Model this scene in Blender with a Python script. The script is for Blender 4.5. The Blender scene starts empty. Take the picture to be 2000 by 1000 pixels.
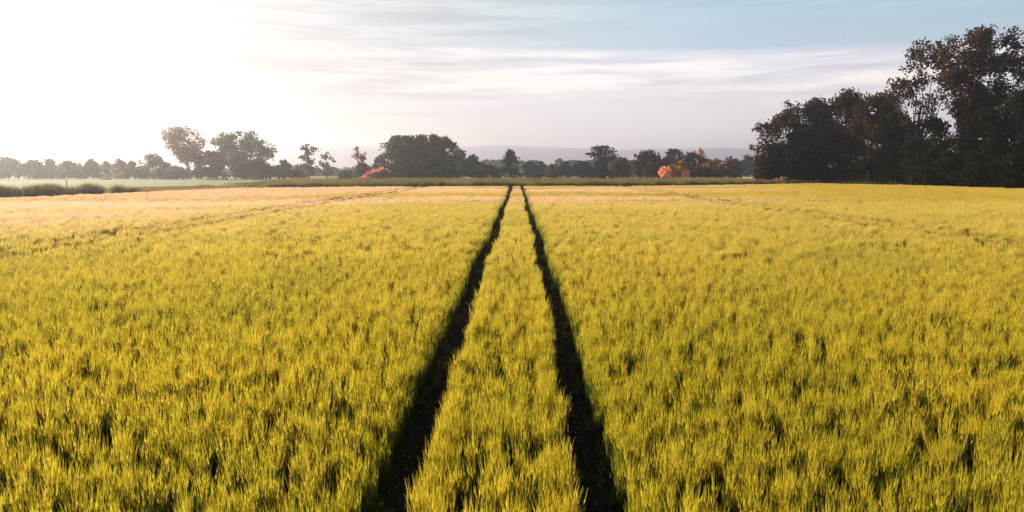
import bpy, math
import numpy as np
from mathutils import Vector

# ------------------------------------------------------------------ camera, sky, sun, exposure
sc = bpy.context.scene
C = sc.collection
CAM_H = 3.3
cam_d = bpy.data.cameras.new('camera')
cam_d.lens = 24.0; cam_d.sensor_width = 36.0
cam_d.clip_start = 0.05; cam_d.clip_end = 12000
cam = bpy.data.objects.new('camera', cam_d); C.objects.link(cam)
cam.location = (0, 0, CAM_H)
cam.rotation_euler = (math.radians(90 - 7.05), 0, math.radians(0.47))
sc.camera = cam
sc.view_settings.view_transform = 'Standard'; sc.view_settings.look = 'None'
sc.view_settings.exposure = 1.2; sc.view_settings.gamma = 1.0; sc.view_settings.use_curve_mapping = False
sc.cycles.max_bounces = 6; sc.cycles.transparent_max_bounces = 8; sc.cycles.volume_bounces = 0
try: sc.cycles.use_denoising = True
except Exception: pass

SUN_AZ, SUN_EL = math.radians(47), math.radians(24)      # azimuth measured from +Y towards -X (the left)
SUNV = Vector((-math.sin(SUN_AZ)*math.cos(SUN_EL), math.cos(SUN_AZ)*math.cos(SUN_EL), math.sin(SUN_EL)))
sun_d = bpy.data.lights.new('sun', 'SUN'); sun_d.energy = 5.0; sun_d.angle = math.radians(0.6); sun_d.color = (1.0, 0.83, 0.64)
sun = bpy.data.objects.new('sun', sun_d); C.objects.link(sun)
sun.rotation_euler = (-SUNV).to_track_quat('-Z', 'Y').to_euler()

def lin(r, g, b):
    f = lambda c: ((c/255+0.055)/1.055)**2.4 if c > 10 else c/255/12.92
    return (f(r), f(g), f(b), 1)

class NT:                                                # small node-tree helper
    def __init__(s, tree): s.t = tree; s.n = tree.nodes; s.l = tree.links
    def node(s, kind, **kw):
        n = s.n.new(kind)
        for k, v in kw.items(): setattr(n, k, v)
        return n
    def put(s, sock, v):
        if isinstance(v, bpy.types.NodeSocket): s.l.new(v, sock)
        elif v is not None: sock.default_value = v
    def math(s, op, a, b=None, c=None, clamp=False):
        n = s.node('ShaderNodeMath', operation=op, use_clamp=clamp)
        for i, v in enumerate((a, b, c)): s.put(n.inputs[i], v)
        return n.outputs[0]
    def smooth(s, v, a, b, lo=0.0, hi=1.0):
        n = s.node('ShaderNodeMapRange', interpolation_type='SMOOTHSTEP')
        s.put(n.inputs[0], v)
        for i, x in enumerate((a, b, lo, hi)): n.inputs[i+1].default_value = x
        return n.outputs[0]
    def mix(s, f, a, b, mode='MIX'):
        n = s.node('ShaderNodeMix', data_type='RGBA', blend_type=mode)
        s.put(n.inputs[0], f); s.put(n.inputs[6], a); s.put(n.inputs[7], b)
        return n.outputs[2]
    def noise(s, vec, scale, detail=3, rough=.5, dist=0.0):
        n = s.node('ShaderNodeTexNoise'); s.put(n.inputs['Vector'], vec)
        n.inputs['Scale'].default_value = scale; n.inputs['Detail'].default_value = detail
        n.inputs['Roughness'].default_value = rough; n.inputs['Distortion'].default_value = dist
        return n.outputs['Fac']
    def scale(s, vec, xyz, loc=(0, 0, 0)):
        n = s.node('ShaderNodeMapping'); s.put(n.inputs['Vector'], vec)
        n.inputs['Scale'].default_value = xyz; n.inputs['Location'].default_value = loc
        return n.outputs[0]
    def ramp(s, v, stops, interp='LINEAR'):
        n = s.node('ShaderNodeValToRGB'); e = n.color_ramp.elements; n.color_ramp.interpolation = interp
        while len(e) < len(stops): e.new(0.5)
        for i, (p, c) in enumerate(stops): e[i].position = p; e[i].color = c
        s.put(n.inputs[0], v); return n.outputs[0]

w = bpy.data.worlds.new('World'); sc.world = w; w.use_nodes = True
wt = NT(w.node_tree); wt.n.clear()
d = wt.node('ShaderNodeTexCoord').outputs['Generated']
sep = wt.node('ShaderNodeSeparateXYZ'); wt.l.new(d, sep.inputs[0]); z = sep.outputs[2]
sky = wt.node('ShaderNodeTexSky', sky_type='NISHITA'); sky.sun_disc = False
sky.sun_elevation = SUN_EL; sky.sun_rotation = -SUN_AZ; sky.dust_density = 2.0
nish = wt.mix(1.0, sky.outputs[0], (0.05, 0.05, 0.05, 1), 'MULTIPLY')
n1 = wt.noise(wt.scale(d, (1.6, 1.6, 16)), 1.6, 4, .55, .3)
n2 = wt.noise(wt.scale(d, (3.0, 3.0, 46), (3, 1, 0)), 1.5, 5, .6, .5)
n3 = wt.noise(wt.scale(d, (1.2, 1.2, 10), (7, 2, 4)), 1.2, 3, .5, .2)
tilt = wt.math('MULTIPLY', sep.outputs[0], 0.022)
z2 = wt.math('ADD', wt.math('ADD', z, tilt), wt.math('MULTIPLY', wt.math('SUBTRACT', n1, .5), .030))
base = wt.ramp(wt.math('MULTIPLY', z2, 2.5), [
    (0.00, lin(214, 202, 218)), (0.10, lin(216, 204, 214)), (0.22, lin(214, 200, 208)),
    (0.30, lin(220, 206, 212)), (0.395, lin(214, 206, 213)), (0.425, lin(164, 178, 192)), (0.52, lin(150, 176, 186)), (0.75, lin(136, 168, 177)), (1.0, lin(120, 160, 178))])
# bright streaks inside the low cloud band, soft veils higher up
band = wt.math('MULTIPLY', wt.smooth(z2, .085, .125), wt.smooth(z2, .158, .168, 1, 0))
streak = wt.math('MULTIPLY', band, wt.smooth(n2, .42, .62))
col = wt.mix(wt.math('MULTIPLY', streak, 1.0), base, lin(252, 236, 229))
greys = wt.math('MULTIPLY', band, wt.smooth(n2, .44, .33))
col = wt.mix(wt.math('MULTIPLY', greys, .6), col, lin(178, 168, 182))
high = wt.math('MULTIPLY', wt.smooth(z2, .17, .22), wt.smooth(n2, .40, .72))
col = wt.mix(wt.math('MULTIPLY', high, .35), col, lin(190, 212, 216))
low = wt.math('MULTIPLY', wt.smooth(z2, .12, .07), wt.smooth(n3, .45, .65))
col = wt.mix(wt.math('MULTIPLY', low, .35), col, lin(232, 220, 224))
col = wt.mix(1.0, col, nish, 'ADD')
# thin cloud veil, bright round the sun
dot = wt.node('ShaderNodeVectorMath', operation='DOT_PRODUCT'); wt.l.new(d, dot.inputs[0]); dot.inputs[1].default_value = SUNV
glow = wt.smooth(wt.math('ADD', dot.outputs['Value'], wt.math('MULTIPLY', wt.math('SUBTRACT', n3, .5), .12)), .46, .96)
gcol = wt.mix(wt.smooth(n2, .34, .66), (.48, .485, .525, 1), (.74, .715, .71, 1))
col = wt.mix(glow, col, gcol)
dark_up = wt.smooth(z, .30, .75)
col = wt.mix(dark_up, col, (.10, .14, .19, 1))
back = wt.smooth(sep.outputs[1], .25, -.45)
col = wt.mix(wt.math('MULTIPLY', back, .75), col, (.12, .13, .16, 1))
bg = wt.node('ShaderNodeBackground'); wt.l.new(col, bg.inputs[0]); bg.inputs[1].default_value = 0.45
wo = wt.node('ShaderNodeOutputWorld'); wt.l.new(bg.outputs[0], wo.inputs[0])

# ------------------------------------------------------------------ helpers
F = 1343.0; VX = 1011.0; HY = 335.0
def wx(px, Y): return (px - VX)/F*Y                      # photo column and distance -> metres sideways
def wz(py, Y): return CAM_H + (HY - py)*Y/1353.0         # photo row and distance -> height
def tag(o, label=None, cat=None, group=None, kind=None):
    if label: o['label'] = label
    if cat: o['category'] = cat
    if group: o['group'] = group
    if kind: o['kind'] = kind
    return o
def empty(name, loc, rz=0):
    o = bpy.data.objects.new(name, None); C.objects.link(o); o.location = loc; o.rotation_euler = (0, 0, rz)
    o.empty_display_size = .3; return o
def quads(name, Q, mats, parent=None, mat_idx=None, smooth=False, loc=None):
    """Q: (N,4,3) array -> one mesh object"""
    Q = np.asarray(Q, dtype=np.float32); n = len(Q)
    me = bpy.data.meshes.new(name)
    me.vertices.add(n*4); me.vertices.foreach_set('co', Q.reshape(-1))
    me.loops.add(n*4); me.loops.foreach_set('vertex_index', np.arange(n*4, dtype=np.int32))
    me.polygons.add(n); me.polygons.foreach_set('loop_start', np.arange(0, n*4, 4, dtype=np.int32))
    for m in (mats if isinstance(mats, (list, tuple)) else [mats]): me.materials.append(m)
    if mat_idx is not None: me.polygons.foreach_set('material_index', np.asarray(mat_idx, dtype=np.int32))
    me.update(calc_edges=True)
    o = bpy.data.objects.new(name, me); C.objects.link(o)
    if parent: o.parent = parent
    if loc is not None: o.location = loc
    return o
def pymesh(name, V, Fc, mat, parent=None, smooth=False):
    me = bpy.data.meshes.new(name); me.from_pydata([tuple(v) for v in V], [], [tuple(f) for f in Fc]); me.update()
    me.materials.append(mat)
    if smooth: me.polygons.foreach_set('use_smooth', [True]*len(me.polygons))
    o = bpy.data.objects.new(name, me); C.objects.link(o)
    if parent: o.parent = parent
    return o
def box(cx, cy, cz, sx, sy, sz):
    V = [(cx+a*sx/2, cy+b*sy/2, cz+c*sz/2) for a in (-1, 1) for b in (-1, 1) for c in (-1, 1)]
    Fc = [(0,1,3,2),(4,6,7,5),(0,4,5,1),(2,3,7,6),(0,2,6,4),(1,5,7,3)]
    return V, Fc
def merge(parts):
    V, Fc = [], []
    for v, f in parts:
        k = len(V); V += list(v); Fc += [tuple(i+k for i in q) for q in f]
    return V, Fc
_lat = np.random.RandomState(5).rand(256, 256)
def vnoise(x, y):                                        # smooth value noise 0..1
    xi = np.floor(x).astype(int); yi = np.floor(y).astype(int); fx = x-xi; fy = y-yi
    fx = fx*fx*(3-2*fx); fy = fy*fy*(3-2*fy); g = lambda a, b: _lat[a & 255, b & 255]
    return (g(xi,yi)*(1-fx)+g(xi+1,yi)*fx)*(1-fy)+(g(xi,yi+1)*(1-fx)+g(xi+1,yi+1)*fx)*fy
def fnoise(x, y): return (vnoise(x, y)*.55+vnoise(x*2.1+9, y*2.1+3)*.3+vnoise(x*4.3+5, y*4.3+7)*.15)

# ------------------------------------------------------------------ materials
def mat(name):
    m = bpy.data.materials.new(name); m.use_nodes = True; t = NT(m.node_tree); t.n.clear()
    t.out = t.node('ShaderNodeOutputMaterial'); return m, t
def surf(t, col, rough=.8, spec=.2, bump=None, bstr=.3):
    p = t.node('ShaderNodeBsdfPrincipled'); t.put(p.inputs['Base Color'], col)
    t.put(p.inputs['Roughness'], rough); p.inputs['Specular IOR Level'].default_value = spec
    if bump is not None:
        b = t.node('ShaderNodeBump'); b.inputs['Strength'].default_value = bstr; t.l.new(bump, b.inputs['Height']); t.l.new(b.outputs[0], p.inputs['Normal'])
    return p.outputs[0]
def leafy(t, col, trans=.4, rough=.6, spec=.15):
    a = surf(t, col, rough, spec)
    b = t.node('ShaderNodeBsdfTranslucent'); t.put(b.inputs[0], col)
    m = t.node('ShaderNodeMixShader'); m.inputs[0].default_value = trans
    t.l.new(a, m.inputs[1]); t.l.new(b.outputs[0], m.inputs[2]); return m.outputs[0]
def island(t): return t.node('ShaderNodeNewGeometry').outputs['Random Per Island']
def foliage(name, c1, c2, trans=.3, c3=None):
    m, t = mat(name)
    v = t.node('ShaderNodeTexCoord').outputs['Object']
    r = island(t); n = t.noise(v, .35, 3)
    col = t.mix(r, c1+(1,), c2+(1,))
    col = t.mix(t.smooth(n, .40, .62), col, (c3 or tuple(x*.8 for x in c1))+(1,))
    t.l.new(leafy(t, col, trans, .9, 0.0), t.out.inputs[0]); return m
def bark(name, c1, c2):
    m, t = mat(name); v = t.node('ShaderNodeTexCoord').outputs['Object']
    n = t.noise(t.scale(v, (4, 4, 1)), 2.0, 5, .6)
    t.l.new(surf(t, t.mix(n, c1+(1,), c2+(1,)), .9, .1, n, .6), t.out.inputs[0]); return m
def inst_attr(t, nm):
    a = t.node('ShaderNodeAttribute', attribute_type='INSTANCER', attribute_name=nm); return a.outputs['Fac']
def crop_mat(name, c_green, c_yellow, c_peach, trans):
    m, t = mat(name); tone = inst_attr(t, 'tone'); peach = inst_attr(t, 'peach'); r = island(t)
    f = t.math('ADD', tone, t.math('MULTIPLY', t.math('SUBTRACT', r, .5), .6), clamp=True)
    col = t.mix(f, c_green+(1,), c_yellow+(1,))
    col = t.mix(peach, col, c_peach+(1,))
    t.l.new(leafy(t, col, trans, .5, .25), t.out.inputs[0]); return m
M = {}
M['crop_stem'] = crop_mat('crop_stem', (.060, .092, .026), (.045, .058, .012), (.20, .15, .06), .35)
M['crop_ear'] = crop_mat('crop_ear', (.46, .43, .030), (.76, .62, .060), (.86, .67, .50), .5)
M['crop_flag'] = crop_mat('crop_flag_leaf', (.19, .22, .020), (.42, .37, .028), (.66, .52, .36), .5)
M['grass_a'] = crop_mat('tall_grass_blade', (.13, .115, .03), (.27, .22, .06), (.42, .25, .11), .35)
M['grass_b'] = crop_mat('tall_grass_head', (.12, .12, .03), (.24, .20, .06), (.38, .22, .09), .35)
M['reed'] = crop_mat('reed_blade', (.035, .05, .018), (.07, .085, .03), (.2, .15, .06), .25)
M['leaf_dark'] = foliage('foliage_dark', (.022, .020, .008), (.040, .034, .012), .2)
M['leaf_rust'] = foliage('foliage_rust_brown', (.060, .034, .013), (.150, .072, .026), .32, (.034, .024, .010))
M['leaf_green'] = foliage('foliage_green', (.07, .11, .032), (.14, .18, .05), .4)
M['leaf_olive'] = foliage('foliage_olive', (.09, .085, .03), (.17, .14, .05), .35, (.06, .07, .03))
M['leaf_warm'] = foliage('foliage_warm_tan', (.34, .21, .12), (.52, .34, .21), .5, (.16, .11, .07))
M['leaf_gold'] = foliage('foliage_golden_orange', (.52, .25, .05), (.78, .40, .09), .5, (.16, .09, .03))  # on the low sloping bush this orange stands in for sunlight
M['leaf_red_sun'] = foliage('foliage_red_sun_tint', (.66, .22, .15), (.86, .38, .28), .5, (.34, .11, .07))  # low sun on the bush, put into its leaf colour
M['leaf_coral_sun'] = foliage('foliage_coral_sun_tint', (.88, .40, .20), (.95, .52, .30), .5, (.80, .30, .14))  # coral stands in for bright sunlight on the rounded bush
M['leaf_blue'] = foliage('foliage_blue_green', (.030, .050, .036), (.05, .075, .05), .2)
M['bark'] = bark('bark_brown', (.05, .03, .02), (.10, .06, .04))
M['bark_red_sun'] = bark('bark_red_sun_tint', (.30, .085, .035), (.48, .16, .07))  # orange sunlight on trunk and limbs, put into the bark colour
M['bark_tan'] = bark('bark_tan', (.16, .10, .06), (.28, .18, .11))
m, t = mat('soil'); v = t.node('ShaderNodeTexCoord').outputs['Object']
n = t.noise(v, 9, 6, .65); n_ = t.noise(v, 1.1, 4)
t.l.new(surf(t, t.mix(n, (.007, .0055, .004, 1), (.022, .017, .012, 1)), .95, .1, n, .9), t.out.inputs[0]); M['soil'] = m
m, t = mat('meadow'); v = t.node('ShaderNodeTexCoord').outputs['Object']
n = t.noise(t.scale(v, (1, 1.6, 1)), .03, 5, .6); n_ = t.noise(v, .9, 5, .7)
sp = t.node('ShaderNodeSeparateXYZ'); t.l.new(v, sp.inputs[0])
xw = t.math('ADD', sp.outputs[0], t.math('MULTIPLY', n, 90))
side = t.smooth(t.math('ADD', xw, t.math('MULTIPLY', sp.outputs[1], .25)), -60, 60)
c = t.mix(side, (.24, .30, .13, 1), (.11, .10, .035, 1))
c = t.mix(t.smooth(n, .4, .65), c, (.17, .17, .07, 1)); c = t.mix(t.math('MULTIPLY', n_, .5), c, (.08, .09, .03, 1))
t.l.new(surf(t, c, .95, .1, n_, .5), t.out.inputs[0]); M['meadow'] = m
m, t = mat('pale_crop'); v = t.node('ShaderNodeTexCoord').outputs['Object']
t.l.new(surf(t, t.mix(t.noise(v, .2, 4), (.40, .46, .30, 1), (.52, .55, .38, 1)), .95, .1), t.out.inputs[0]); M['pale'] = m
m, t = mat('hill_haze_tint'); v = t.node('ShaderNodeTexCoord').outputs['Object']; n = t.noise(v, .01, 6, .6)
t.l.new(surf(t, t.mix(n, (.30, .28, .46, 1), (.38, .35, .54, 1)), 1, 0, n, .4), t.out.inputs[0]); M['hill'] = m  # lavender distance haze put into the hills' base colour
def plain(name, c, c2=None, sc_=3.0, rough=.8):
    m, t = mat(name); v = t.node('ShaderNodeTexCoord').outputs['Object']; n = t.noise(v, sc_, 4, .6)
    t.l.new(surf(t, t.mix(n, c+(1,), (c2 or tuple(x*.75 for x in c))+(1,)), rough, .2, n, .2), t.out.inputs[0]); return m
M['coral_sun'] = plain('board_coral_sun_tint', (.92, .36, .20), (.82, .29, .15), 1.2)  # coral of the boards is sunlight put into the colour
M['tile'] = plain('brown_roof', (.20, .08, .04), (.12, .05, .03), 2.5)
M['dark_wood'] = plain('dark_wood', (.06, .035, .02))
M['cream'] = plain('cream_plaster', (.78, .55, .38), (.68, .47, .32), 1.0)
M['white'] = plain('pale_paint', (.75, .68, .58), (.62, .55, .46), 1.0)
M['orange_paint'] = plain('orange_paint', (.78, .42, .20), (.70, .36, .16), 1.0)

# ------------------------------------------------------------------ ground
EDGE_PX = np.array([-700, 0, 130, 270, 390, 450, 700, 1000, 1300, 1450, 1600, 1750, 1900, 2000, 2500], float)
EDGE_Y = np.array([55, 70, 78, 89, 104, 112, 122, 127, 131, 142, 158, 140, 119, 109, 85], float)
def edge_at(px): return np.interp(px, EDGE_PX, EDGE_Y)
def px_of(X, Y): return X/np.maximum(Y, 1.0)*F + VX

def polar_sheet(name, r0, r1, nr, na, zf, m, a0=0, a1=2*math.pi):
    V, Fc = [], []
    for i in range(nr+1):
        r = r0*(r1/r0)**(i/nr)
        for k in range(na+1):
            a = a0+(a1-a0)*k/na; x = r*math.sin(a); y = r*math.cos(a); V.append((x, y, zf(x, y)))
    for i in range(nr):
        for k in range(na):
            q = i*(na+1)+k; Fc.append((q, q+na+1, q+na+2, q+1)[::-1] if False else (q, q+1, q+na+2, q+na+1))
    return pymesh(name, V, Fc, m)
g = polar_sheet('ground', .5, 3600, 40, 96, lambda x, y: 0.0, M['meadow']); tag(g, kind='structure')
# field soil, a sheet 4 mm above, following the field's far edge
ys = np.concatenate([[-25], np.linspace(0, 1, 2)[1:]*2])
V = []; Fc = []
pxs = np.linspace(-700, 2500, 65); E = [(wx(p, float(edge_at(p))), float(edge_at(p))) for p in pxs]
V = [(x*.02, -12+0*y, .004) for x, y in E]; V[0] = (E[0][0], -12, .004); V[-1] = (E[-1][0], -12, .004)
for i in range(len(E)): V[i] = (E[i][0]*1.0, -12 if True else 0, .004)
V += [(x, y, .004) for x, y in E]; k = len(E)
Fc = [(i, i+1, k+i+1, k+i) for i in range(k-1)]
so = pymesh('soil', V, Fc, M['soil']); tag(so, kind='structure')
# hills on the horizon
def ridge(px): return 288 + 3*math.sin(px/170.0) + 2.2*math.sin(px/61.0+1) + 1.2*math.sin(px/23.0) - 4*math.exp(-((px-560)/160)**2) + 3*max(0, (px-1250)/400) + 12*max(0, (450-px)/450)
RH = 2700.0
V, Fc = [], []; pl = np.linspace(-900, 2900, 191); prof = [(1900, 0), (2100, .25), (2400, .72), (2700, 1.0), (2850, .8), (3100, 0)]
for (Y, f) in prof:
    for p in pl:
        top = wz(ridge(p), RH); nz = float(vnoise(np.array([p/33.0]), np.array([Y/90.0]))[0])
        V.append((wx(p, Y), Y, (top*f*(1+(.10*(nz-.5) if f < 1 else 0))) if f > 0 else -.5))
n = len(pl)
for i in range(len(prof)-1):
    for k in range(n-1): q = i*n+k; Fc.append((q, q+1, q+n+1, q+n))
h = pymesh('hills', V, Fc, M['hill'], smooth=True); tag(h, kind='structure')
# pale strip fields far off between the trees
def strip(name, px0, px1, Y0, Y1, m, zz=.006):
    o = pymesh(name, [(wx(px0, Y0), Y0, zz), (wx(px1, Y0), Y0, zz), (wx(px1, Y1), Y1, zz), (wx(px0, Y1), Y1, zz)], [(0, 1, 2, 3)], m); tag(o, kind='structure'); return o

# ------------------------------------------------------------------ tufts of blades
def blades(rng, n, rad, hmin, hmax, wid, bend, segs, lean=.12, tip=.0, z0=0.0, base=None):
    """n curved tapering blades -> (n*segs,4,3)"""
    if base is None:
        r = rad*np.sqrt(rng.rand(n)); a = rng.rand(n)*2*np.pi; base = np.stack([r*np.cos(a), r*np.sin(a)], 1)
    hgt = hmin+(hmax-hmin)*rng.rand(n); az = rng.rand(n)*2*np.pi; bd = bend*(.4+1.1*rng.rand(n)); wa = rng.rand(n)*np.pi
    dx, dy = np.cos(az), np.sin(az); sx, sy = np.cos(wa), np.sin(wa); ww = wid*(.7+.6*rng.rand(n))
    P = []
    for i in range(segs+1):
        s = i/segs; out = lean*s*hgt*rng.rand() + bd*hgt*s**2.2
        zz = z0 + hgt*(s-.35*bd*s**3); wd = ww*(1-(1-tip)*s**1.6)*.5
        c = np.stack([base[:, 0]+dx*out, base[:, 1]+dy*out, zz], 1); o = np.stack([sx*wd, sy*wd, 0*wd], 1)
        P.append((c-o, c+o))
    Q = [np.stack([P[i][0], P[i][1], P[i+1][1], P[i+1][0]], 1) for i in range(segs)]
    return np.concatenate(Q)
def ears(rng, n, rad, hmin, hmax, length, wid, nod, awn):
    """stem + nodding ear made of two crossed spindles with awns; returns (stem quads, ear quads)"""
    r = rad*np.sqrt(rng.rand(n)); a = rng.rand(n)*2*np.pi; bx = r*np.cos(a); by = r*np.sin(a)
    H = hmin+(hmax-hmin)*rng.rand(n); az = rng.rand(n)*2*np.pi; ln = .10*rng.rand(n)
    tx, ty = bx+np.cos(az)*ln*H, by+np.sin(az)*ln*H
    sw = wid*.22; top = np.stack([tx, ty, H], 1); bot = np.stack([bx, by, 0*H], 1); o = np.array([sw, 0, 0]); o2 = np.array([0, sw, 0])
    st = np.concatenate([np.stack([bot-o, bot+o, top+o, top-o], 1)])
    dr = np.stack([np.cos(az)*nod, np.sin(az)*nod, np.full(n, 1.0)], 1); dr += (rng.rand(n, 3)-.5)*.28; dr /= np.linalg.norm(dr, axis=1)[:, None]
    L = length*(.75+.5*rng.rand(n))[:, None]; mid = top+dr*L*.45; tipp = top+dr*L
    E = []
    for k in range(2):
        s = np.cross(dr, rng.randn(n, 3)); s /= np.linalg.norm(s, axis=1)[:, None]; s *= wid*.5
        E.append(np.stack([top, mid+s, tipp, mid-s], 1))
    for k in range(awn):                                  # awns: long fine bristles beyond the ear
        s = np.cross(dr, rng.randn(n, 3)); s /= np.linalg.norm(s, axis=1)[:, None]
        d2 = dr+s*.14; e = tipp+d2*L*(.7+.5*rng.rand(n))[:, None]; w_ = s*wid*.10
        b = top+dr*L*.6; E.append(np.stack([b-w_, b+w_, e+w_*.3, e-w_*.3], 1))
    return st, np.concatenate(E)
def tuft(rng, rad, ns, nl, h0, h1, ear_len, ear_w, leaf_w, awn=2, segs=3, nod=.16):
    st, er = ears(rng, ns, rad, h0, h1, ear_len, ear_w, nod, awn)
    lf = blades(rng, nl, rad, h0*.45, h1*.80, leaf_w, .12, segs, .12)          # dark lower leaves
    fl = blades(rng, nl, rad, (h1-.55*h0)*.6, (h1-.55*h0)*1.05, leaf_w*1.05, .16, 2, .12, z0=h0*.62)   # upper leaves
    Q = np.concatenate([st, lf, er, fl]); mi = np.concatenate([np.zeros(len(st)+len(lf)), np.ones(len(er)), np.full(len(fl), 2)]); return Q, mi

def scatter_object(name, sources, pts, rot, scl, var, tone, peach, mats):
    """one mesh: source tufts (src attribute) + loose points, joined by geometry nodes into instances"""
    Q = np.concatenate([q for q, _ in sources]).astype(np.float32); mi = np.concatenate([m_ for _, m_ in sources]).astype(np.int32)
    nq = len(Q); nv = nq*4; N = len(pts)
    me = bpy.data.meshes.new(name)
    me.vertices.add(nv+N); me.vertices.foreach_set('co', np.concatenate([Q.reshape(-1), pts.astype(np.float32).reshape(-1)]))
    me.loops.add(nv); me.loops.foreach_set('vertex_index', np.arange(nv, dtype=np.int32))
    me.polygons.add(nq); me.polygons.foreach_set('loop_start', np.arange(0, nv, 4, dtype=np.int32)); me.polygons.foreach_set('material_index', mi)
    for m_ in mats: me.materials.append(m_)
    me.update(calc_edges=True)
    src = np.concatenate([np.full(len(q)*4, i+1) for i, (q, _) in enumerate(sources)]+[np.zeros(N)]).astype(np.int32)
    vr = np.concatenate([np.zeros(nv), var+1]).astype(np.int32)
    def add(nm, ty, arr, key='value'):
        a = me.attributes.new(nm, ty, 'POINT'); a.data.foreach_set(key, arr)
    add('src', 'INT', src); add('var', 'INT', vr)
    pad = lambda x: np.concatenate([np.zeros(nv), x]).astype(np.float32)
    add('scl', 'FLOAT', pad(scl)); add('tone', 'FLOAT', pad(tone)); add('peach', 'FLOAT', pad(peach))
    add('rot', 'FLOAT_VECTOR', np.concatenate([np.zeros((nv, 3)), rot]).astype(np.float32).reshape(-1), 'vector')
    o = bpy.data.objects.new(name, me); C.objects.link(o)
    ng = bpy.data.node_groups.new(name, 'GeometryNodeTree')
    ng.interface.new_socket('Geometry', in_out='INPUT', socket_type='NodeSocketGeometry'); ng.interface.new_socket('Geometry', in_out='OUTPUT', socket_type='NodeSocketGeometry')
    N_, L_ = ng.nodes, ng.links; gi = N_.new('NodeGroupInput'); go = N_.new('NodeGroupOutput'); join = N_.new('GeometryNodeJoinGeometry')
    def attr(nm, ty): a = N_.new('GeometryNodeInputNamedAttribute'); a.data_type = ty; a.inputs[0].default_value = nm; return a.outputs[0]
    def eq(nm, k):
        c = N_.new('FunctionNodeCompare'); c.data_type = 'INT'; c.operation = 'EQUAL'; L_.new(attr(nm, 'INT'), c.inputs[2]); c.inputs[3].default_value = k; return c.outputs[0]
    for k in range(1, len(sources)+1):
        s1 = N_.new('GeometryNodeSeparateGeometry'); L_.new(gi.outputs[0], s1.inputs[0]); L_.new(eq('src', k), s1.inputs[1])
        s2 = N_.new('GeometryNodeSeparateGeometry'); L_.new(gi.outputs[0], s2.inputs[0]); L_.new(eq('var', k), s2.inputs[1])
        mp = N_.new('GeometryNodeMeshToPoints'); L_.new(s2.outputs[0], mp.inputs[0])
        ip = N_.new('GeometryNodeInstanceOnPoints'); L_.new(mp.outputs[0], ip.inputs['Points']); L_.new(s1.outputs[0], ip.inputs['Instance'])
        L_.new(attr('rot', 'FLOAT_VECTOR'), ip.inputs['Rotation']); L_.new(attr('scl', 'FLOAT'), ip.inputs['Scale'])
        L_.new(ip.outputs[0], join.inputs[0])
    L_.new(join.outputs[0], go.inputs[0])
    md = o.modifiers.new('tufts', 'NODES'); md.node_group = ng
    return o

def sway(Y): return (.05*np.sin(Y*.45+.6)+.05*np.sin(Y*.17+2)+.03*np.sin(Y*1.15))*np.clip((Y-7)/16, .25, 1)
TRACKS = [(-1.15, .27, 1), (.885, .255, 1), (-16.6, .26, .6), (-18.4, .26, .6), (18.3, .26, .6), (20.1, .26, .6)]   # centre, half width
def centre(c0, Y): return c0+sway(Y)*1-np.where((c0 > 0) & (c0 < 3), .11*np.clip((13-Y)/7, 0, 1), 0)
def in_track(X, Y, pad):
    m_ = np.zeros(len(X), bool)
    for c0, hw, _ in TRACKS:
        cc = centre(c0, Y)
        m_ |= np.abs(X-cc) < hw+pad+.10*(fnoise(Y*2.3+c0*7, X*0+np.sign(X-cc)*5)-.5)*(1 if abs(c0) < 3 else 0)
    return m_
rng = np.random.RandomState(11)
def field_points(Y0, Y1, dens, pad, hole, margin=9):
    n = int((Y1-Y0)*2*(.80*Y1+margin)*dens)
    Y = Y0+(Y1-Y0)*rng.rand(n); X = (rng.rand(n)*2-1)*(.80*Y1+margin)
    keep = (np.abs(X) < .80*Y+margin) & (Y < edge_at(px_of(X, Y))-.4) & ~in_track(X, Y, pad)
    X, Y = X[keep], Y[keep]
    keep = holes(X, Y, hole)
    return X[keep], Y[keep]
def holes(X, Y, hole):
    nz = vnoise(X*14+31, Y*8.5+17)*.66+vnoise(X*27+3, Y*15+5)*.34
    thr = .38+.13*fnoise(X*1.2+4, Y*.7)
    return rng.rand(len(X)) < np.clip((nz-thr)/.05, hole, 1)
def crop_attrs(X, Y, lean):
    n = len(X)
    tone = np.clip(.25+.75*fnoise(X*.35, Y*.22)+.25*(rng.rand(n)-.5), 0, 1)
    # sunlit bands across the far field put into the crop colour, drawn out left
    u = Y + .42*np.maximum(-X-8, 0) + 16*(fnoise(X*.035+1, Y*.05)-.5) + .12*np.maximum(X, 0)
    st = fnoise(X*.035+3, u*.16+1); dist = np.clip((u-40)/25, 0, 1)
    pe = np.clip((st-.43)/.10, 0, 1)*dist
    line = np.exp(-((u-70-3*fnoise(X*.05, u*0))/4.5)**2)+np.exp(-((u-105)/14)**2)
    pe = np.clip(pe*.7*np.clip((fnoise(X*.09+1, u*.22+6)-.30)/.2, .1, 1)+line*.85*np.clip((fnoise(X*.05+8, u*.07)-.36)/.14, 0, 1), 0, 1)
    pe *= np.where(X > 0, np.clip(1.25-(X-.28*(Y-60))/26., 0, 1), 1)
    pe = np.clip(pe+.55*np.clip((-X-8)/22, 0, 1)*np.clip((Y-16)/16, 0, 1)*(.4+.9*fnoise(X*.06+2, u*.08)), 0, 1)  # bright veil over the left side, put into the crop colour
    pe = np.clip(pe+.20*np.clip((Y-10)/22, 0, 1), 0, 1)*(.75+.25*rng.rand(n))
    scl = .74*(.84+.30*fnoise(X*8.5+7, Y*5.6+2))*(.88+.22*rng.rand(n))
    rot = np.stack([(rng.rand(n)-.5)*lean, (rng.rand(n)-.5)*lean, rng.rand(n)*6.283], 1)
    return rot, scl, tone, pe
srcs = [tuft(rng, .040, 13, 8, .52, .74, .105, .017, .010) for _ in range(6)]
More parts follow.
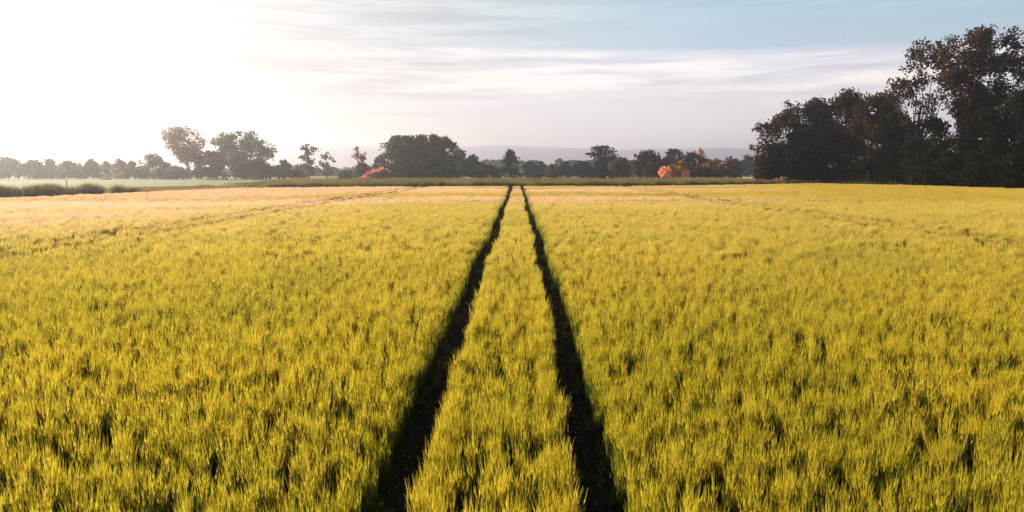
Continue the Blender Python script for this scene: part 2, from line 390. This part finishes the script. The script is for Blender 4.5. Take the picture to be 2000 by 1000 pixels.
srcs += [tuft(rng, .20, 40, 24, .52, .70, .15, .032, .024, 1, 2) for _ in range(4)]
srcs += [tuft(rng, .55, 90, 50, .52, .70, .20, .075, .06, 0, 2) for _ in range(3)]
P, R, S, Vv, T, PE = [], [], [], [], [], []
for (Y0, Y1, dens, pad, hole, k0, k1, lean) in ((2.5, 22, 115, .02, .02, 0, 6, .16), (22, 60, 17, .15, .4, 6, 10, .2), (60, 165, 3.4, .40, .9, 10, 13, .12)):
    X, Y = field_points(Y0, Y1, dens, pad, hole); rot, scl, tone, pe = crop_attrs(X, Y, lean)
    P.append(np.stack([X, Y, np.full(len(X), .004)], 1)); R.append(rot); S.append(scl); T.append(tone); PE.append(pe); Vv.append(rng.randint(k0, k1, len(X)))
# a denser, ragged row of plants along each edge of the two nearest wheel tracks, leaning into them
for c0, hw, _ in TRACKS[:2]:
    for sd in (-1, 1):
        n = 4200; Y = 3+ (165-3)*rng.rand(n)**1.6; Y = Y[Y < 90]; n = len(Y)
        X = centre(c0, Y)+sd*(hw+(-.07 if sd*c0 > 0 else .03)+.24*rng.rand(n)); k = holes(X, Y, .1); X, Y = X[k], Y[k]; n = len(X); rot, scl, tone, pe = crop_attrs(X, Y, .25)
        rot = np.stack([np.zeros(n), -sd*(.10*rng.rand(n)-.06), np.zeros(n)], 1); 
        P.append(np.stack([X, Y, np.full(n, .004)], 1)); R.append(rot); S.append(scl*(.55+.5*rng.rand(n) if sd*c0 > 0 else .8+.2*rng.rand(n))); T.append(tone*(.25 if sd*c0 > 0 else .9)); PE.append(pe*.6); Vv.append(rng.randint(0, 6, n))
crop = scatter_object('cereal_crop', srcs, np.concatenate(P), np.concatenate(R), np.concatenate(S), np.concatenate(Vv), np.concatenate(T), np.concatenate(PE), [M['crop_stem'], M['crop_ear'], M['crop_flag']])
tag(crop, 'ripening yellow green cereal crop filling the field on both sides of the wheel tracks', 'crop', kind='stuff')

# straw bits and low weeds lying in the wheel tracks
n = 3800; Y = 3+70*rng.rand(n)**1.5; c_ = rng.randint(0, 2, n); cc = np.where(c_ == 0, TRACKS[0][0], TRACKS[1][0]); X = centre(cc, Y)+(rng.rand(n)-.5)*.56
Lb = .03+.07*rng.rand(n)**2; a = rng.rand(n)*6.28; zt = .012+.05*rng.rand(n)
dv = np.stack([np.cos(a), np.sin(a), .9*rng.rand(n)], 1)*Lb[:, None]; sv = np.stack([-np.sin(a), np.cos(a), 0*a], 1)*(.004+.005*rng.rand(n))[:, None]
pp = np.stack([X, Y, zt], 1); Q = np.stack([pp-sv, pp+sv, pp+dv+sv*.3, pp+dv-sv*.3], 1)
m, t = mat('straw_bits'); t.l.new(leafy(t, t.mix(island(t), (.06, .08, .04, 1), (.26, .24, .17, 1)), .3), t.out.inputs[0]); M['straw'] = m
tag(quads('straw_litter', Q, M['straw']), 'scattered pale straw bits lying on the dark soil of the wheel tracks', 'straw', kind='stuff')

n = 1500; Y = 3+100*rng.rand(n)**1.4; c_ = rng.randint(0, 2, n); cc = np.where(c_ == 0, TRACKS[0][0], TRACKS[1][0]); sdw = rng.choice([-1, 1], n)
X = centre(cc, Y)+sdw*(.27-.20*rng.rand(n)**2.2)
ws = [(blades(rng, 16, .05, .06, .20, .012, .35, 2, .3), np.zeros(32)) for _ in range(3)]
wd = scatter_object('track_weeds', ws, np.stack([X, Y, 0*X+.004], 1), np.stack([0*X, 0*X, rng.rand(n)*6.28], 1), .5+.9*rng.rand(n), rng.randint(0, 3, n), rng.rand(n)*.5, 0*X, [M['grass_a']])
tag(wd, 'low dark green weeds sprouting along the bare wheel tracks', 'weeds', kind='stuff')

# ------------------------------------------------------------------ tall grass along the field's far edge
def grass_band(name, label, px0, px1, off0, off1, n, h0, h1, mats, tone0, mask=None, cat='grass', rad=.45):
    px = px0+(px1-px0)*rng.rand(n); px = px[rng.rand(n) < np.where(px0 > 0, np.clip((px-px0)/80, .15, 1), 1)]; n = len(px); e = edge_at(px); Y = e+off0+(off1-off0)*rng.rand(n)
    X = (px-VX)/F*Y
    if mask is not None:
        k = mask(px); px, X, Y = px[k], X[k], Y[k]; n = len(px)
    s_ = [( np.concatenate([blades(rng, 60, rad, h0, h1, .05, .22, 3, .2), blades(rng, 22, rad, h1*.75, h1*1.1, .035, .12, 2, .12)]), np.concatenate([np.zeros(180), np.ones(44)])) for _ in range(3)]
    tone = np.clip(tone0+1.5*(fnoise(X*.07, Y*.05)-.5), 0, 1); pe = np.clip((fnoise(X*.05+4, Y*.04)-.55)/.2, 0, .6)
    rot = np.stack([0*X, 0*X, rng.rand(n)*6.28], 1)
    o = scatter_object(name, s_, np.stack([X, Y, 0*X], 1), rot, (.35+.75*vnoise(X*.8+5, Y*.5)+.40*rng.rand(n)**2)*(np.clip((px-px0)/140, .3, 1) if px0 > 0 else 1), rng.randint(0, 3, n), tone, pe, mats)
    return tag(o, label, cat, kind='stuff')
grass_band('verge_grass', 'dark rough grass verge running along the far edge of the crop', 400, 1780, 1.0, 4.0, 3800, .7, 1.25, [M['reed'], M['reed']], .4)
grass_band('tall_grass', 'olive green tall grass strip behind the dark verge in the middle distance', 430, 1560, 6, 85, 11000, .9, 1.5, [M['grass_a'], M['grass_b']], .5)
grass_band('meadow_grass', 'pale green low meadow grass beyond the left side of the crop', -150, 460, .5, 40, 5000, .25, .5, [M['grass_a'], M['grass_b']], .9)
reed_mask = lambda px: ((px < 24) | ((px > 42) & (px < 144)) | ((px > 154) & (px < 190)) | ((px > 220) & (px < 268))) 
grass_band('reeds', 'dark broken row of reeds at the left edge of the crop', -120, 273, 2.2, 5.0, 1100, .8, 1.7, [M['reed'], M['grass_a']], .7, reed_mask, 'reeds')

# ------------------------------------------------------------------ trees
def tube(path, radii, sides=6):
    path = np.array(path, float); n = len(path); V, Fc = [], []
    for i in range(n):
        dd = path[min(i+1, n-1)]-path[max(i-1, 0)]; dd /= (np.linalg.norm(dd)+1e-9)
        a = np.cross(dd, [0.3, 1, 0.2]); a /= np.linalg.norm(a); b = np.cross(dd, a)
        for k in range(sides):
            th = 2*math.pi*k/sides; V.append(path[i]+radii[i]*(math.cos(th)*a+math.sin(th)*b))
    for i in range(n-1):
        for k in range(sides): Fc.append((i*sides+k, i*sides+(k+1)%sides, (i+1)*sides+(k+1)%sides, (i+1)*sides+k))
    Fc.append(tuple((n-1)*sides+k for k in range(sides))); return V, Fc
PROF = {
 'round': lambda t: np.sqrt(np.clip(1-(2*t-1)**2, 0, 1))*.85+.15,
 'dome': lambda t: np.sqrt(np.clip(1-t**2.2, 0, 1))*.9+.1,
 'vase': lambda t: np.clip(.28+.95*t, 0, 1)*np.sqrt(np.clip(1-((t-.72)/.34).clip(0)**2, 0, 1)),
 'cone': lambda t: (1-t)**.75*.95+.08,
 'column': lambda t: np.where(t < .12, .55+t*3, np.sqrt(np.clip(1-((t-.45)/.6)**2, 0, 1))),
 'blunt': lambda t: np.clip((1-t**5), .0, 1)**.6*.92+.08,
 'mop': lambda t: np.sqrt(np.clip(1-(2*t-1)**2, 0, 1)),
}
def tree(name, label, px, ytop, wpx, Y, prof='dome', leaf='leaf_dark', cb=.0, M_=66, dens=1.0, lean=0.0, leafsz=None, barkm='bark', seed=0, cat='tree', group=None, gap=1.0, sq=1.0, shell=.38, cr=1.0, limbs=12, trunk_r=None):
    r = np.random.RandomState(seed*7+3)
    H = wz(ytop, Y); W = wpx/F*Y*sq*1.18; X0 = wx(px, Y)
    root = empty(name, (X0, Y, 0)); tag(root, label, cat, group)
    ls = leafsz or (.0023*Y)
    z0 = cb*H; R = W*.5
    # clumps of leaves inside the crown's envelope
    t_ = np.clip(r.rand(M_)**1.12, 0, 1); rr = r.rand(M_)**shell; an = r.rand(M_)*6.283
    crad = cr*(R*.20+H*.035)*(.55+.8*r.rand(M_)); wt_ = PROF[prof](t_)
    rad = np.clip(R*wt_*rr-crad*.45, 0, None)
    lx = lean*(t_**1.3)*H
    cz = z0+crad*.6+t_*(H-z0-crad*1.5)
    Cn = np.stack([rad*np.cos(an)+lx, rad*np.sin(an)*.85, cz], 1)
    per = np.maximum((dens*14*(crad/ls)**2*.35).astype(int), 12)
    idx = np.repeat(np.arange(M_), per); n = len(idx)
    dv = r.randn(n, 3); dv /= np.linalg.norm(dv, axis=1)[:, None]
    rr2 = (r.rand(n)**.45)*(1+.35*(r.rand(n) < .12))
    ctr = Cn[idx]+dv*(crad[idx]*rr2)[:, None]*np.array([1, 1, .78])
    ctr[:, 2] = np.maximum(ctr[:, 2], .15)
    a = r.randn(n, 3); a /= np.linalg.norm(a, axis=1)[:, None]; b = np.cross(a, r.randn(n, 3)); b /= np.linalg.norm(b, axis=1)[:, None]
    s_ = (ls*(.45+.75*r.rand(n)))[:, None]; a *= s_; b *= s_*.62
    Q = np.stack([ctr-a, ctr-b*1.0+a*.1, ctr+a, ctr+b+a*.1], 1)
    crown = quads('crown', Q, M[leaf], root)
    # trunk, limbs reaching the clumps
    tr = trunk_r or max(.12, H*.018); th = H*(.55 if prof != 'column' else .8)
    nseg = 6; path = [(lean*H*(i/nseg)**1.3*.55+ (0 if i == 0 else .015*H*(r.rand()-.5)), (0 if i == 0 else .012*H*(r.rand()-.5)), th*i/nseg) for i in range(nseg+1)]
    parts = [tube(path, [tr*(1.25 if i == 0 else 1-.62*i/nseg) for i in range(nseg+1)], 8)]
    order = r.permutation(M_)[:limbs]
    for j in order:
        e = Cn[j]; f = np.clip((e[2]/H-.18)*.8, .12, .95)*nseg; i0 = min(int(f), nseg-1); fr = f-i0
        p0 = np.array(path[i0])*(1-fr)+np.array(path[i0+1])*fr
        if p0[2] > e[2]: p0 = np.array(path[max(i0-1, 0)])
        m1 = p0*.6+e*.4+np.array([0, 0, -.04*H*r.rand()])+r.randn(3)*.035*W; m2 = p0*.25+e*.75+r.randn(3)*.035*W
        m0 = p0*.8+e*.2+np.array([0, 0, .03*H*(r.rand()-.3)])+r.randn(3)*.02*W; parts.append(tube([p0, m0, m1, m2, e], [tr*.40, tr*.30, tr*.2, tr*.11, tr*.03], 5))
    Vt, Ft = merge(parts); pymesh('trunk', Vt, Ft, M[barkm], root, True)
    return root

G_L = 'trees of the far left hedgerow'; G_G = 'trees of the flat topped grove'; G_R = 'trees of the dark wood on the right'; G_C = 'trees on the centre horizon'
T_ = [
 # name, label, px, ytop, wpx, Y, kwargs
 ('broadleaf_tree', 'grey green round tree cut by the left border of the photo', 10, 303, 56, 300, dict(leaf='leaf_green', group=G_L)),
 ('broadleaf_tree', 'tan topped round tree, second from the left border', 62, 309, 50, 300, dict(leaf='leaf_olive', group=G_L)),
 ('broadleaf_tree', 'small grey green tree squeezed between the tan topped tree and a wide dark dome', 94, 309, 30, 315, dict(leaf='leaf_green', group=G_L)),
 ('broadleaf_tree', 'wide dark dome shaped tree right behind the thin orange marker post', 128, 311, 62, 300, dict(leaf='leaf_green', group=G_L)),
 ('broadleaf_tree', 'small grey green tree just left of the little cream cottage', 177, 309, 34, 300, dict(leaf='leaf_green', group=G_L)),
 ('broadleaf_tree', 'tan leaved tree standing over the little cream cottage', 203, 313, 36, 312, dict(leaf='leaf_warm', group=G_L)),
 ('bare_tree', 'pale peach thin leaved tree with ragged upright twigs right of the cream cottage', 231, 308, 30, 300, dict(leaf='leaf_warm', dens=.45, group=G_L, barkm='bark_tan')),
 ('broadleaf_tree', 'narrow dark tree between the pale peach tree and a wide ragged tree', 256, 312, 30, 300, dict(leaf='leaf_green', group=G_L)),
 ('broadleaf_tree', 'wide ragged grey green tree left of the tall tan tree', 299, 296, 66, 300, dict(leaf='leaf_green', dens=.7, group=G_L)),
 ('bush', 'low dense bush filling the gap at the foot of the tall tan tree', 335, 322, 66, 290, dict(leaf='leaf_green', cb=.02, cat='bush', group=G_L)),
 ('broadleaf_tree', 'tall sparse tan tree with a wide airy crown, highest of the left trees', 366, 243, 92, 300, dict(leaf='leaf_warm', prof='vase', cb=.28, M_=64, dens=.62, group=G_L, barkm='bark_tan', cr=.85)),
 ('broadleaf_tree', 'dark rounded tree between the tall tan tree and the broad gappy tree', 410, 292, 62, 290, dict(leaf='leaf_dark', group=G_L)),
 ('broadleaf_tree', 'broad grey green tree with sky showing through its arched crown', 472, 251, 110, 300, dict(leaf='leaf_green', cb=.10, M_=95, dens=.8, prof='round', group=G_L, cr=.8, limbs=20)),
 ('bush', 'dark low bush under the right side of the broad gappy tree', 500, 312, 76, 285, dict(leaf='leaf_dark', cb=.02, cat='bush', group=G_L)),
 ('broadleaf_tree', 'small dark round tree at the right end of the left hedgerow', 554, 310, 32, 290, dict(leaf='leaf_dark', cb=.04, group=G_L)),
 ('bush', 'low dark hedge bush left of the tall oval tree', 578, 329, 34, 300, dict(leaf='leaf_dark', cb=.02, cat='bush', group=G_L)),
 ('broadleaf_tree', 'tall oval brownish tree standing alone, taller of the close pair', 602, 274, 40, 300, dict(leaf='leaf_olive', prof='column', cb=.1, M_=36, dens=.8, group='close pair of oval trees')),
 ('broadleaf_tree', 'shorter oval tree right beside the tall oval tree', 638, 294, 34, 300, dict(leaf='leaf_green', prof='column', cb=.1, M_=26, dens=.6, group='close pair of oval trees')),
 ('bush', 'tiny dark bush left of the leaning mop headed tree', 672, 331, 22, 300, dict(leaf='leaf_green', cb=.02, cat='bush')),
 ('leaning_tree', 'thin tree with a curled mop head leaning to the left', 708, 285, 42, 300, dict(leaf='leaf_warm', prof='mop', cb=.55, lean=-.28, M_=18, dens=.7, limbs=8, trunk_r=.45, cr=.8)),
 ('broadleaf_tree', 'dark bushy tree at the foot of the leaning mop headed tree', 708, 316, 52, 305, dict(leaf='leaf_dark', cb=.03)),
 ('broadleaf_tree', 'small round dark tree above the red sun tinted bush', 743, 302, 30, 310, dict(leaf='leaf_blue', cb=.06)),
 ('bush', 'bush coloured coral red for low sunlight at the left foot of the grove', 736, 327, 48, 265, dict(leaf='leaf_red_sun', cb=.02, cat='bush', dens=1.2, prof='dome', lean=.25)),
 ('broadleaf_tree', 'leftmost tree of the flat topped grove with a crown reaching left', 775, 262, 56, 275, dict(leaf='leaf_olive', cb=.04, M_=100, group=G_G, prof='blunt', cr=1.0)),
 ('broadleaf_tree', 'second tree from the left in the flat topped grove', 798, 260, 46, 270, dict(leaf='leaf_olive', cb=.04, M_=100, group=G_G, prof='blunt', cr=1.0)),
 ('broadleaf_tree', 'middle tree of the flat topped grove', 824, 259, 48, 272, dict(leaf='leaf_olive', cb=.04, M_=100, group=G_G, prof='blunt', cr=1.0)),
 ('broadleaf_tree', 'fourth tree from the left in the flat topped grove', 848, 260, 46, 270, dict(leaf='leaf_olive', cb=.04, M_=100, group=G_G, prof='blunt', cr=1.0)),
 ('broadleaf_tree', 'rightmost tall tree of the flat topped grove with a pale trunk', 870, 263, 48, 272, dict(leaf='leaf_olive', cb=.04, M_=100, group=G_G, prof='blunt', cr=1.0, barkm='bark_tan')),
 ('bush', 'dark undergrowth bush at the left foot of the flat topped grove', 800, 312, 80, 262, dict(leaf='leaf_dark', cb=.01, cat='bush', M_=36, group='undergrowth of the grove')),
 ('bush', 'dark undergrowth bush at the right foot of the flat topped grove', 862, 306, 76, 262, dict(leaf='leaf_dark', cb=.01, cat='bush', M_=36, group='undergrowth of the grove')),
 ('broadleaf_tree', 'green tree stepping down from the right shoulder of the grove', 897, 287, 40, 285, dict(leaf='leaf_green', cb=.04)),
 ('broadleaf_tree', 'blue green lower tree at the outer right of the grove', 925, 301, 46, 290, dict(leaf='leaf_blue', cb=.03)),
 ('bush', 'low dark bush between the grove and the pointed ragged tree', 956, 320, 40, 300, dict(leaf='leaf_dark', cb=.02, cat='bush')),
 ('broadleaf_tree', 'ragged pointed dark tree just above the far end of the wheel tracks', 996, 288, 56, 285, dict(leaf='leaf_dark', cb=.05, prof='cone', M_=40, dens=.8)),
 ('bush', 'dark low tree right beside the ragged pointed tree', 1034, 313, 32, 330, dict(leaf='leaf_blue', cb=.02, cat='bush', group=G_C)),
 ('bush', 'narrow dark bush in the low line, second right of the ragged pointed tree', 1056, 313, 26, 335, dict(leaf='leaf_dark', cb=.02, cat='bush', group=G_C)),
 ('bush', 'smallest grey green bush in the middle of the low line', 1078, 319, 24, 330, dict(leaf='leaf_green', cb=.02, cat='bush', group=G_C)),
 ('bush', 'rounded dark bush in the low line, second left of the thick stemmed tree', 1103, 314, 32, 330, dict(leaf='leaf_dark', cb=.02, cat='bush', group=G_C)),
 ('bush', 'dark bush directly left of the round tree on a thick stem', 1136, 312, 42, 320, dict(leaf='leaf_dark', cb=.02, cat='bush', group=G_C)),
 ('broadleaf_tree', 'round dark tree on a thick stem rising over the centre horizon', 1175, 280, 48, 300, dict(leaf='leaf_dark', cb=.38, prof='mop', M_=34, limbs=14, trunk_r=.9)),
 ('bush', 'dark bush around the stem of the round tree', 1172, 313, 40, 290, dict(leaf='leaf_dark', cb=.02, cat='bush', group=G_C)),
 ('broadleaf_tree', 'low brown tree between the round stemmed tree and the rust brown dome', 1212, 305, 40, 290, dict(leaf='leaf_rust', cb=.04)),
 ('broadleaf_tree', 'rust brown dome shaped tree left of the coral sun tinted bush', 1264, 288, 64, 270, dict(leaf='leaf_rust', cb=.03, M_=50)),
 ('broadleaf_tree', 'grey green airy round tree rising behind the golden hedge', 1316, 287, 36, 310, dict(leaf='leaf_blue', cb=.3, dens=.8, prof='round')),
 ('bush', 'dark bush below the grey green airy tree', 1298, 307, 36, 290, dict(leaf='leaf_dark', cb=.02, cat='bush')),
 ('bush', 'low bush tinted golden orange for sunlight, sloping up from the coral sun tinted bush', 1322, 312, 36, 268, dict(leaf='leaf_gold', cb=.02, cat='bush', lean=.2)),
 ('broadleaf_tree', 'dark ragged tree with a golden crest behind the pair of sun tinted coral boards', 1348, 292, 50, 272, dict(leaf='leaf_rust', cb=.03, M_=40)),
 ('broadleaf_tree', 'golden topped tree leaning on the dark ragged tree', 1366, 289, 34, 278, dict(leaf='leaf_gold', cb=.3, M_=26)),
 ('bush', 'golden orange bush in the dip right of the golden topped tree', 1395, 306, 46, 274, dict(leaf='leaf_gold', cb=.05, cat='bush', M_=30)),
 ('bush', 'dark dense bush under the golden bushes', 1375, 321, 70, 262, dict(leaf='leaf_dark', cb=.01, cat='bush', M_=34)),
 ('broadleaf_tree', 'dark rounded tree at the right end of the golden hedge', 1424, 303, 46, 268, dict(leaf='leaf_rust', cb=.02, M_=36)),
 ('broadleaf_tree', 'distant blue green tree in the gap before the dark wood', 1456, 302, 32, 420, dict(leaf='leaf_blue', cb=.02)),
 ('broadleaf_tree', 'distant blue green tree half hidden by the left flank of the dark wood', 1484, 303, 34, 410, dict(leaf='leaf_blue', cb=.02)),
 # the dark wood on the right
 ('bush', 'small rust brown bush at the left foot of the dark wood', 1488, 312, 34, 172, dict(leaf='leaf_rust', cb=.02, cat='bush', M_=22)),
 ('broadleaf_tree', 'slim outermost tree of the dark wood with wispy left branches', 1490, 233, 54, 172, dict(leaf='leaf_rust', cb=.22, M_=34, dens=.62, lean=-.03, prof='round', group=G_R)),
 ('broadleaf_tree', 'rust topped tree forming the left shoulder of the dark wood', 1536, 193, 84, 172, dict(leaf='leaf_rust', cb=.02, M_=80, group=G_R, prof='dome')),
 ('broadleaf_tree', 'rust brown tree, third from the left in the dark wood', 1584, 186, 84, 172, dict(leaf='leaf_rust', cb=.03, M_=80, group=G_R, prof='dome')),
 ('broadleaf_tree', 'broad high shouldered tree in the middle of the dark wood', 1642, 170, 96, 168, dict(leaf='leaf_rust', cb=.25, M_=74, group=G_R, prof='dome', dens=.9)),
 ('broadleaf_tree', 'tree with thin bare stems left of the giant tree', 1704, 174, 92, 158, dict(leaf='leaf_rust', cb=.42, M_=60, group=G_R, prof='dome', barkm='bark_red_sun')),
 ('broadleaf_tree', 'tall airy tree tangled with the left limbs of the giant tree', 1784, 81, 104, 146, dict(leaf='leaf_rust', cb=.38, M_=66, group=G_R, prof='round', dens=.7, cr=.62, limbs=20)),
 ('giant_tree', 'giant spreading tree with limbs tinted red for sunlight, tallest of the wood', 1888, 57, 152, 138, dict(leaf='leaf_rust', cb=.34, M_=150, group=G_R, prof='vase', barkm='bark_red_sun', dens=.85, limbs=26, trunk_r=.75, cr=.62, shell=.5)),
 ('broadleaf_tree', 'airy tall tree at the right border beside the giant tree', 1990, 82, 110, 138, dict(leaf='leaf_rust', cb=.40, M_=70, group=G_R, prof='round', dens=.65, cr=.62, limbs=20)),
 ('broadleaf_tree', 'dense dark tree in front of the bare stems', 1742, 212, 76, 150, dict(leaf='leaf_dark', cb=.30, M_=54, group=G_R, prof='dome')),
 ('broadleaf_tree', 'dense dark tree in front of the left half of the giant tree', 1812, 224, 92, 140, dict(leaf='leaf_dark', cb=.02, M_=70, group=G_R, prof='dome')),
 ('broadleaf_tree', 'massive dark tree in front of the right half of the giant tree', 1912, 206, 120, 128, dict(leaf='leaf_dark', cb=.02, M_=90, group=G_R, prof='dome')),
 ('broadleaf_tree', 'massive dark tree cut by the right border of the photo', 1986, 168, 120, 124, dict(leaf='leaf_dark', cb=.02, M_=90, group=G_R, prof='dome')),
]
U = [ (1508, 292, 56, 168), (1556, 268, 84, 170), (1612, 250, 96, 166), (1664, 268, 88, 160), (1716, 280, 92, 152), (1764, 276, 86, 146), (1822, 278, 90, 134), (1876, 262, 90, 128), (1934, 262, 96, 122), (1992, 256, 96, 118)]
LU = ['lowest dark undergrowth bush under the slim outermost tree of the wood', 'dark undergrowth bush under the rust topped left shoulder tree', 'dark undergrowth bush under the third tree of the wood', 'dark undergrowth bush under the broad high shouldered tree', 'dark undergrowth bush at the foot of the thin bare stems', 'dark undergrowth bush below the tall airy tree left of the giant tree', 'dark undergrowth bush below the left limbs of the giant tree', 'dark undergrowth bush straight below the trunk of the giant tree', 'dark undergrowth bush below the right limbs of the giant tree', 'dark undergrowth bush in the bottom right corner of the wood']
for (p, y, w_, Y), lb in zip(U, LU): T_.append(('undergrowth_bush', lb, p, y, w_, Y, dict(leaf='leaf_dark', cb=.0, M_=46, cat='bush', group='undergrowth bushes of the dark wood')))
T_.append(('bush', 'rounded bush tinted pale coral orange for sunlight at the left end of the golden hedge', 1300, 323, 26, 250, dict(leaf='leaf_coral_sun', cb=.0, M_=26, cat='bush', prof='blunt', dens=1.2)))
T_.append(('bush', 'low bush tinted orange for sunlight at the foot of the dark wood on the left', 1526, 342.5, 40, 163, dict(leaf='leaf_warm', cb=.0, M_=16, cat='bush', prof='dome')))  # orange sunlight on a low strip, put into leaf colour
# off the right border: the wood goes on
for i, (p, y, w_, Y, lf) in enumerate([(2090, 110, 150, 118, 'leaf_rust'), (2210, 140, 170, 108, 'leaf_dark')]):
    T_.append(('broadleaf_tree', 'tree of the dark wood beyond the right border of the photo' , p, y, w_, Y, dict(leaf=lf, cb=.02, M_=70, group='trees of the wood beyond the right border')))
for i, (nm, lb, p, y, w_, Y, kw) in enumerate(T_): tree(nm, lb, p, y, w_, Y, seed=i+1, **kw)

# distant woods, one mass each
def wood(name, label, px0, px1, Y, ytop, leaf, n, seed, amp=6):
    r = np.random.RandomState(seed); nc = int((px1-px0)/6)
    px = px0+(px1-px0)*r.rand(nc); Yc = Y+40*r.rand(nc); top = ytop+amp*(vnoise(px/17.0, px*0+seed)-.5)*2
    cz = wz(top, Yc); rad = (Y/1343*9)*(.6+.6*r.rand(nc)); idx = np.repeat(np.arange(nc), n)
    dv = r.randn(len(idx), 3); dv /= np.linalg.norm(dv, axis=1)[:, None]
    c = np.stack([(px[idx]-VX)/F*Yc[idx], Yc[idx], (cz[idx]-rad[idx])*np.where(r.rand(len(idx)) < .55, 1, r.rand(len(idx)))], 1)+dv*rad[idx][:, None]
    c[:, 2] = np.maximum(c[:, 2], .1); a = r.randn(len(idx), 3); b = np.cross(a, r.randn(len(idx), 3)); b /= np.linalg.norm(b, axis=1)[:, None]; a /= np.linalg.norm(a, axis=1)[:, None]
    s_ = .0022*Y; Q = np.stack([c-a*s_, c-b*s_, c+a*s_, c+b*s_], 1); o = quads(name, Q, M[leaf]); return tag(o, label, 'wood', kind='stuff')
wood('distant_wood', 'distant dark wood on the horizon between the grove and the dark wood on the right', 880, 1520, 620, 313, 'leaf_blue', 150, 4, 3)
wood('distant_hedge', 'far low hedge behind the trees on the left', -150, 880, 480, 327, 'leaf_green', 90, 6, 4)
strip('pale_field', 1380, 1560, 330, 400, M['pale'])

# ------------------------------------------------------------------ small built things
def shed(name, label, px, y0, wpx, hpx, Y, wall, roof, cat, rz=0, doors=0, win=0, roof_h=.35):
    Wd = wpx/F*Y; Z = wz(y0, Y); Hh = Z; e = empty(name, (wx(px, Y), Y, 0), rz); tag(e, label, cat)
    we = Hh*(1-roof_h); D = Wd*1.1
    V = [(-Wd/2, 0, 0), (Wd/2, 0, 0), (Wd/2, 0, we), (0, 0, Hh-.12), (-Wd/2, 0, we), (-Wd/2, D, 0), (Wd/2, D, 0), (Wd/2, D, we), (0, D, Hh-.12), (-Wd/2, D, we)]
    Fc = [(0, 1, 2, 3, 4), (6, 5, 9, 8, 7), (1, 6, 7, 2), (5, 0, 4, 9)]
    pymesh('wall', V, Fc, wall, e)
    ov = .12*Wd; s = (Hh-we)/(Wd/2); T2 = .12
    def slope(sg):
        x1 = sg*(Wd/2+ov); z1 = Hh-s*(Wd/2+ov); a = [(0, -ov, Hh), (x1, -ov, z1), (x1, D+ov, z1), (0, D+ov, Hh)]
        b = [(x, y, z_-T2) for x, y, z_ in a]; return a+b, [(0, 1, 2, 3), (7, 6, 5, 4), (0, 4, 5, 1), (1, 5, 6, 2), (2, 6, 7, 3), (3, 7, 4, 0)]
    Vr, Fr = merge([slope(-1), slope(1)]); pymesh('roof', Vr, Fr, roof, e)
    for k in range(doors):
        cx = (k-(doors-1)/2)*Wd*.42; Vd, Fd = box(cx, -.05, we*.36, Wd*.22, .1, we*.72); pymesh('door', Vd, Fd, M['dark_wood'], e)
    for k in range(win):
        cx = (k-(win-1)/2)*Wd*.5; Vd, Fd = box(cx, -.05, we*.62, Wd*.2, .1, we*.26); pymesh('window', Vd, Fd, M['dark_wood'], e)
    return e
shed('cream_cottage', 'little cream cottage wall among the far left trees', 197, 332, 13, 16, 280, M['cream'], M['tile'], 'cottage', rz=-.2, win=1, roof_h=.3)
# two boards under the dark ragged tree, sunlight put into their coral colour
for dx, lb in ((1334.5, 'left of two tall boards tinted coral for sunlight, standing under the dark ragged tree'), (1343.5, 'right of two tall boards tinted coral for sunlight, standing under the dark ragged tree')):
    Y = 252; H = wz(331, Y); e = empty('sun_tinted_board', (wx(dx, Y), Y, 0)); tag(e, lb, 'board', 'pair of sun tinted boards')
    Vd, Fd = box(0, 0, H*.55, 7/F*Y, .08, H*.86); pymesh('panel', Vd, Fd, M['coral_sun'], e)
    Vd, Fd = merge([box(-.4, .1, H*.5, .1, .1, H), box(.4, .1, H*.5, .1, .1, H)]); pymesh('frame', Vd, Fd, M['dark_wood'], e)
# pale raised box on legs near the leaning tree
Y = 262; H = wz(327, Y); e = empty('raised_hide', (wx(691, Y), Y, 0)); tag(e, 'small pale box on stilts beside the leaning mop headed tree', 'hide')
Vd, Fd = box(0, 0, H-.75, 1.3, 1.3, 1.2); pymesh('cabin', Vd, Fd, M['white'], e)
Vd, Fd = box(0, 0, H-.08, 1.6, 1.6, .12); pymesh('roof', Vd, Fd, M['tile'], e)
for sx in (-1, 1):
    for sy in (-1, 1): pymesh('leg', *tube([(sx*.7, sy*.7, 0), (sx*.55, sy*.55, H-1.36)], [.07, .06]), M['white'], e)
# thin orange marker post in the left meadow
Y = 92; H = wz(351, Y); e = empty('marker_post', (wx(124, Y), Y, 0)); tag(e, 'thin pale orange marker post above the reeds on the left', 'post')
pymesh('pole', *tube([(0, 0, 0), (0, 0, H-.05)], [.06, .05], 8), M['orange_paint'], e)
Vd, Fd = box(0, -.08, H-.22, .14, .03, .30); pymesh('plate', Vd, Fd, M['orange_paint'], e)

# ------------------------------------------------------------------ haze
Vh, Fh = box(0, 0, 0, 1, 1, 1); hz0, hz1 = -1.0, 106.0
Vh = [(x*2*3700, y*2*3700, hz0 if z_ < 0 else hz1) for x, y, z_ in Vh]
m = bpy.data.materials.new('haze_air'); m.use_nodes = True; t = NT(m.node_tree); t.n.clear(); out = t.node('ShaderNodeOutputMaterial')
pv = t.node('ShaderNodeVolumePrincipled'); pv.inputs['Color'].default_value = (.88, .91, 1.0, 1); pv.inputs['Density'].default_value = .00043; pv.inputs['Anisotropy'].default_value = .80
t.l.new(pv.outputs[0], out.inputs['Volume'])
hz = pymesh('haze', Vh, Fh, m); tag(hz, kind='stuff')
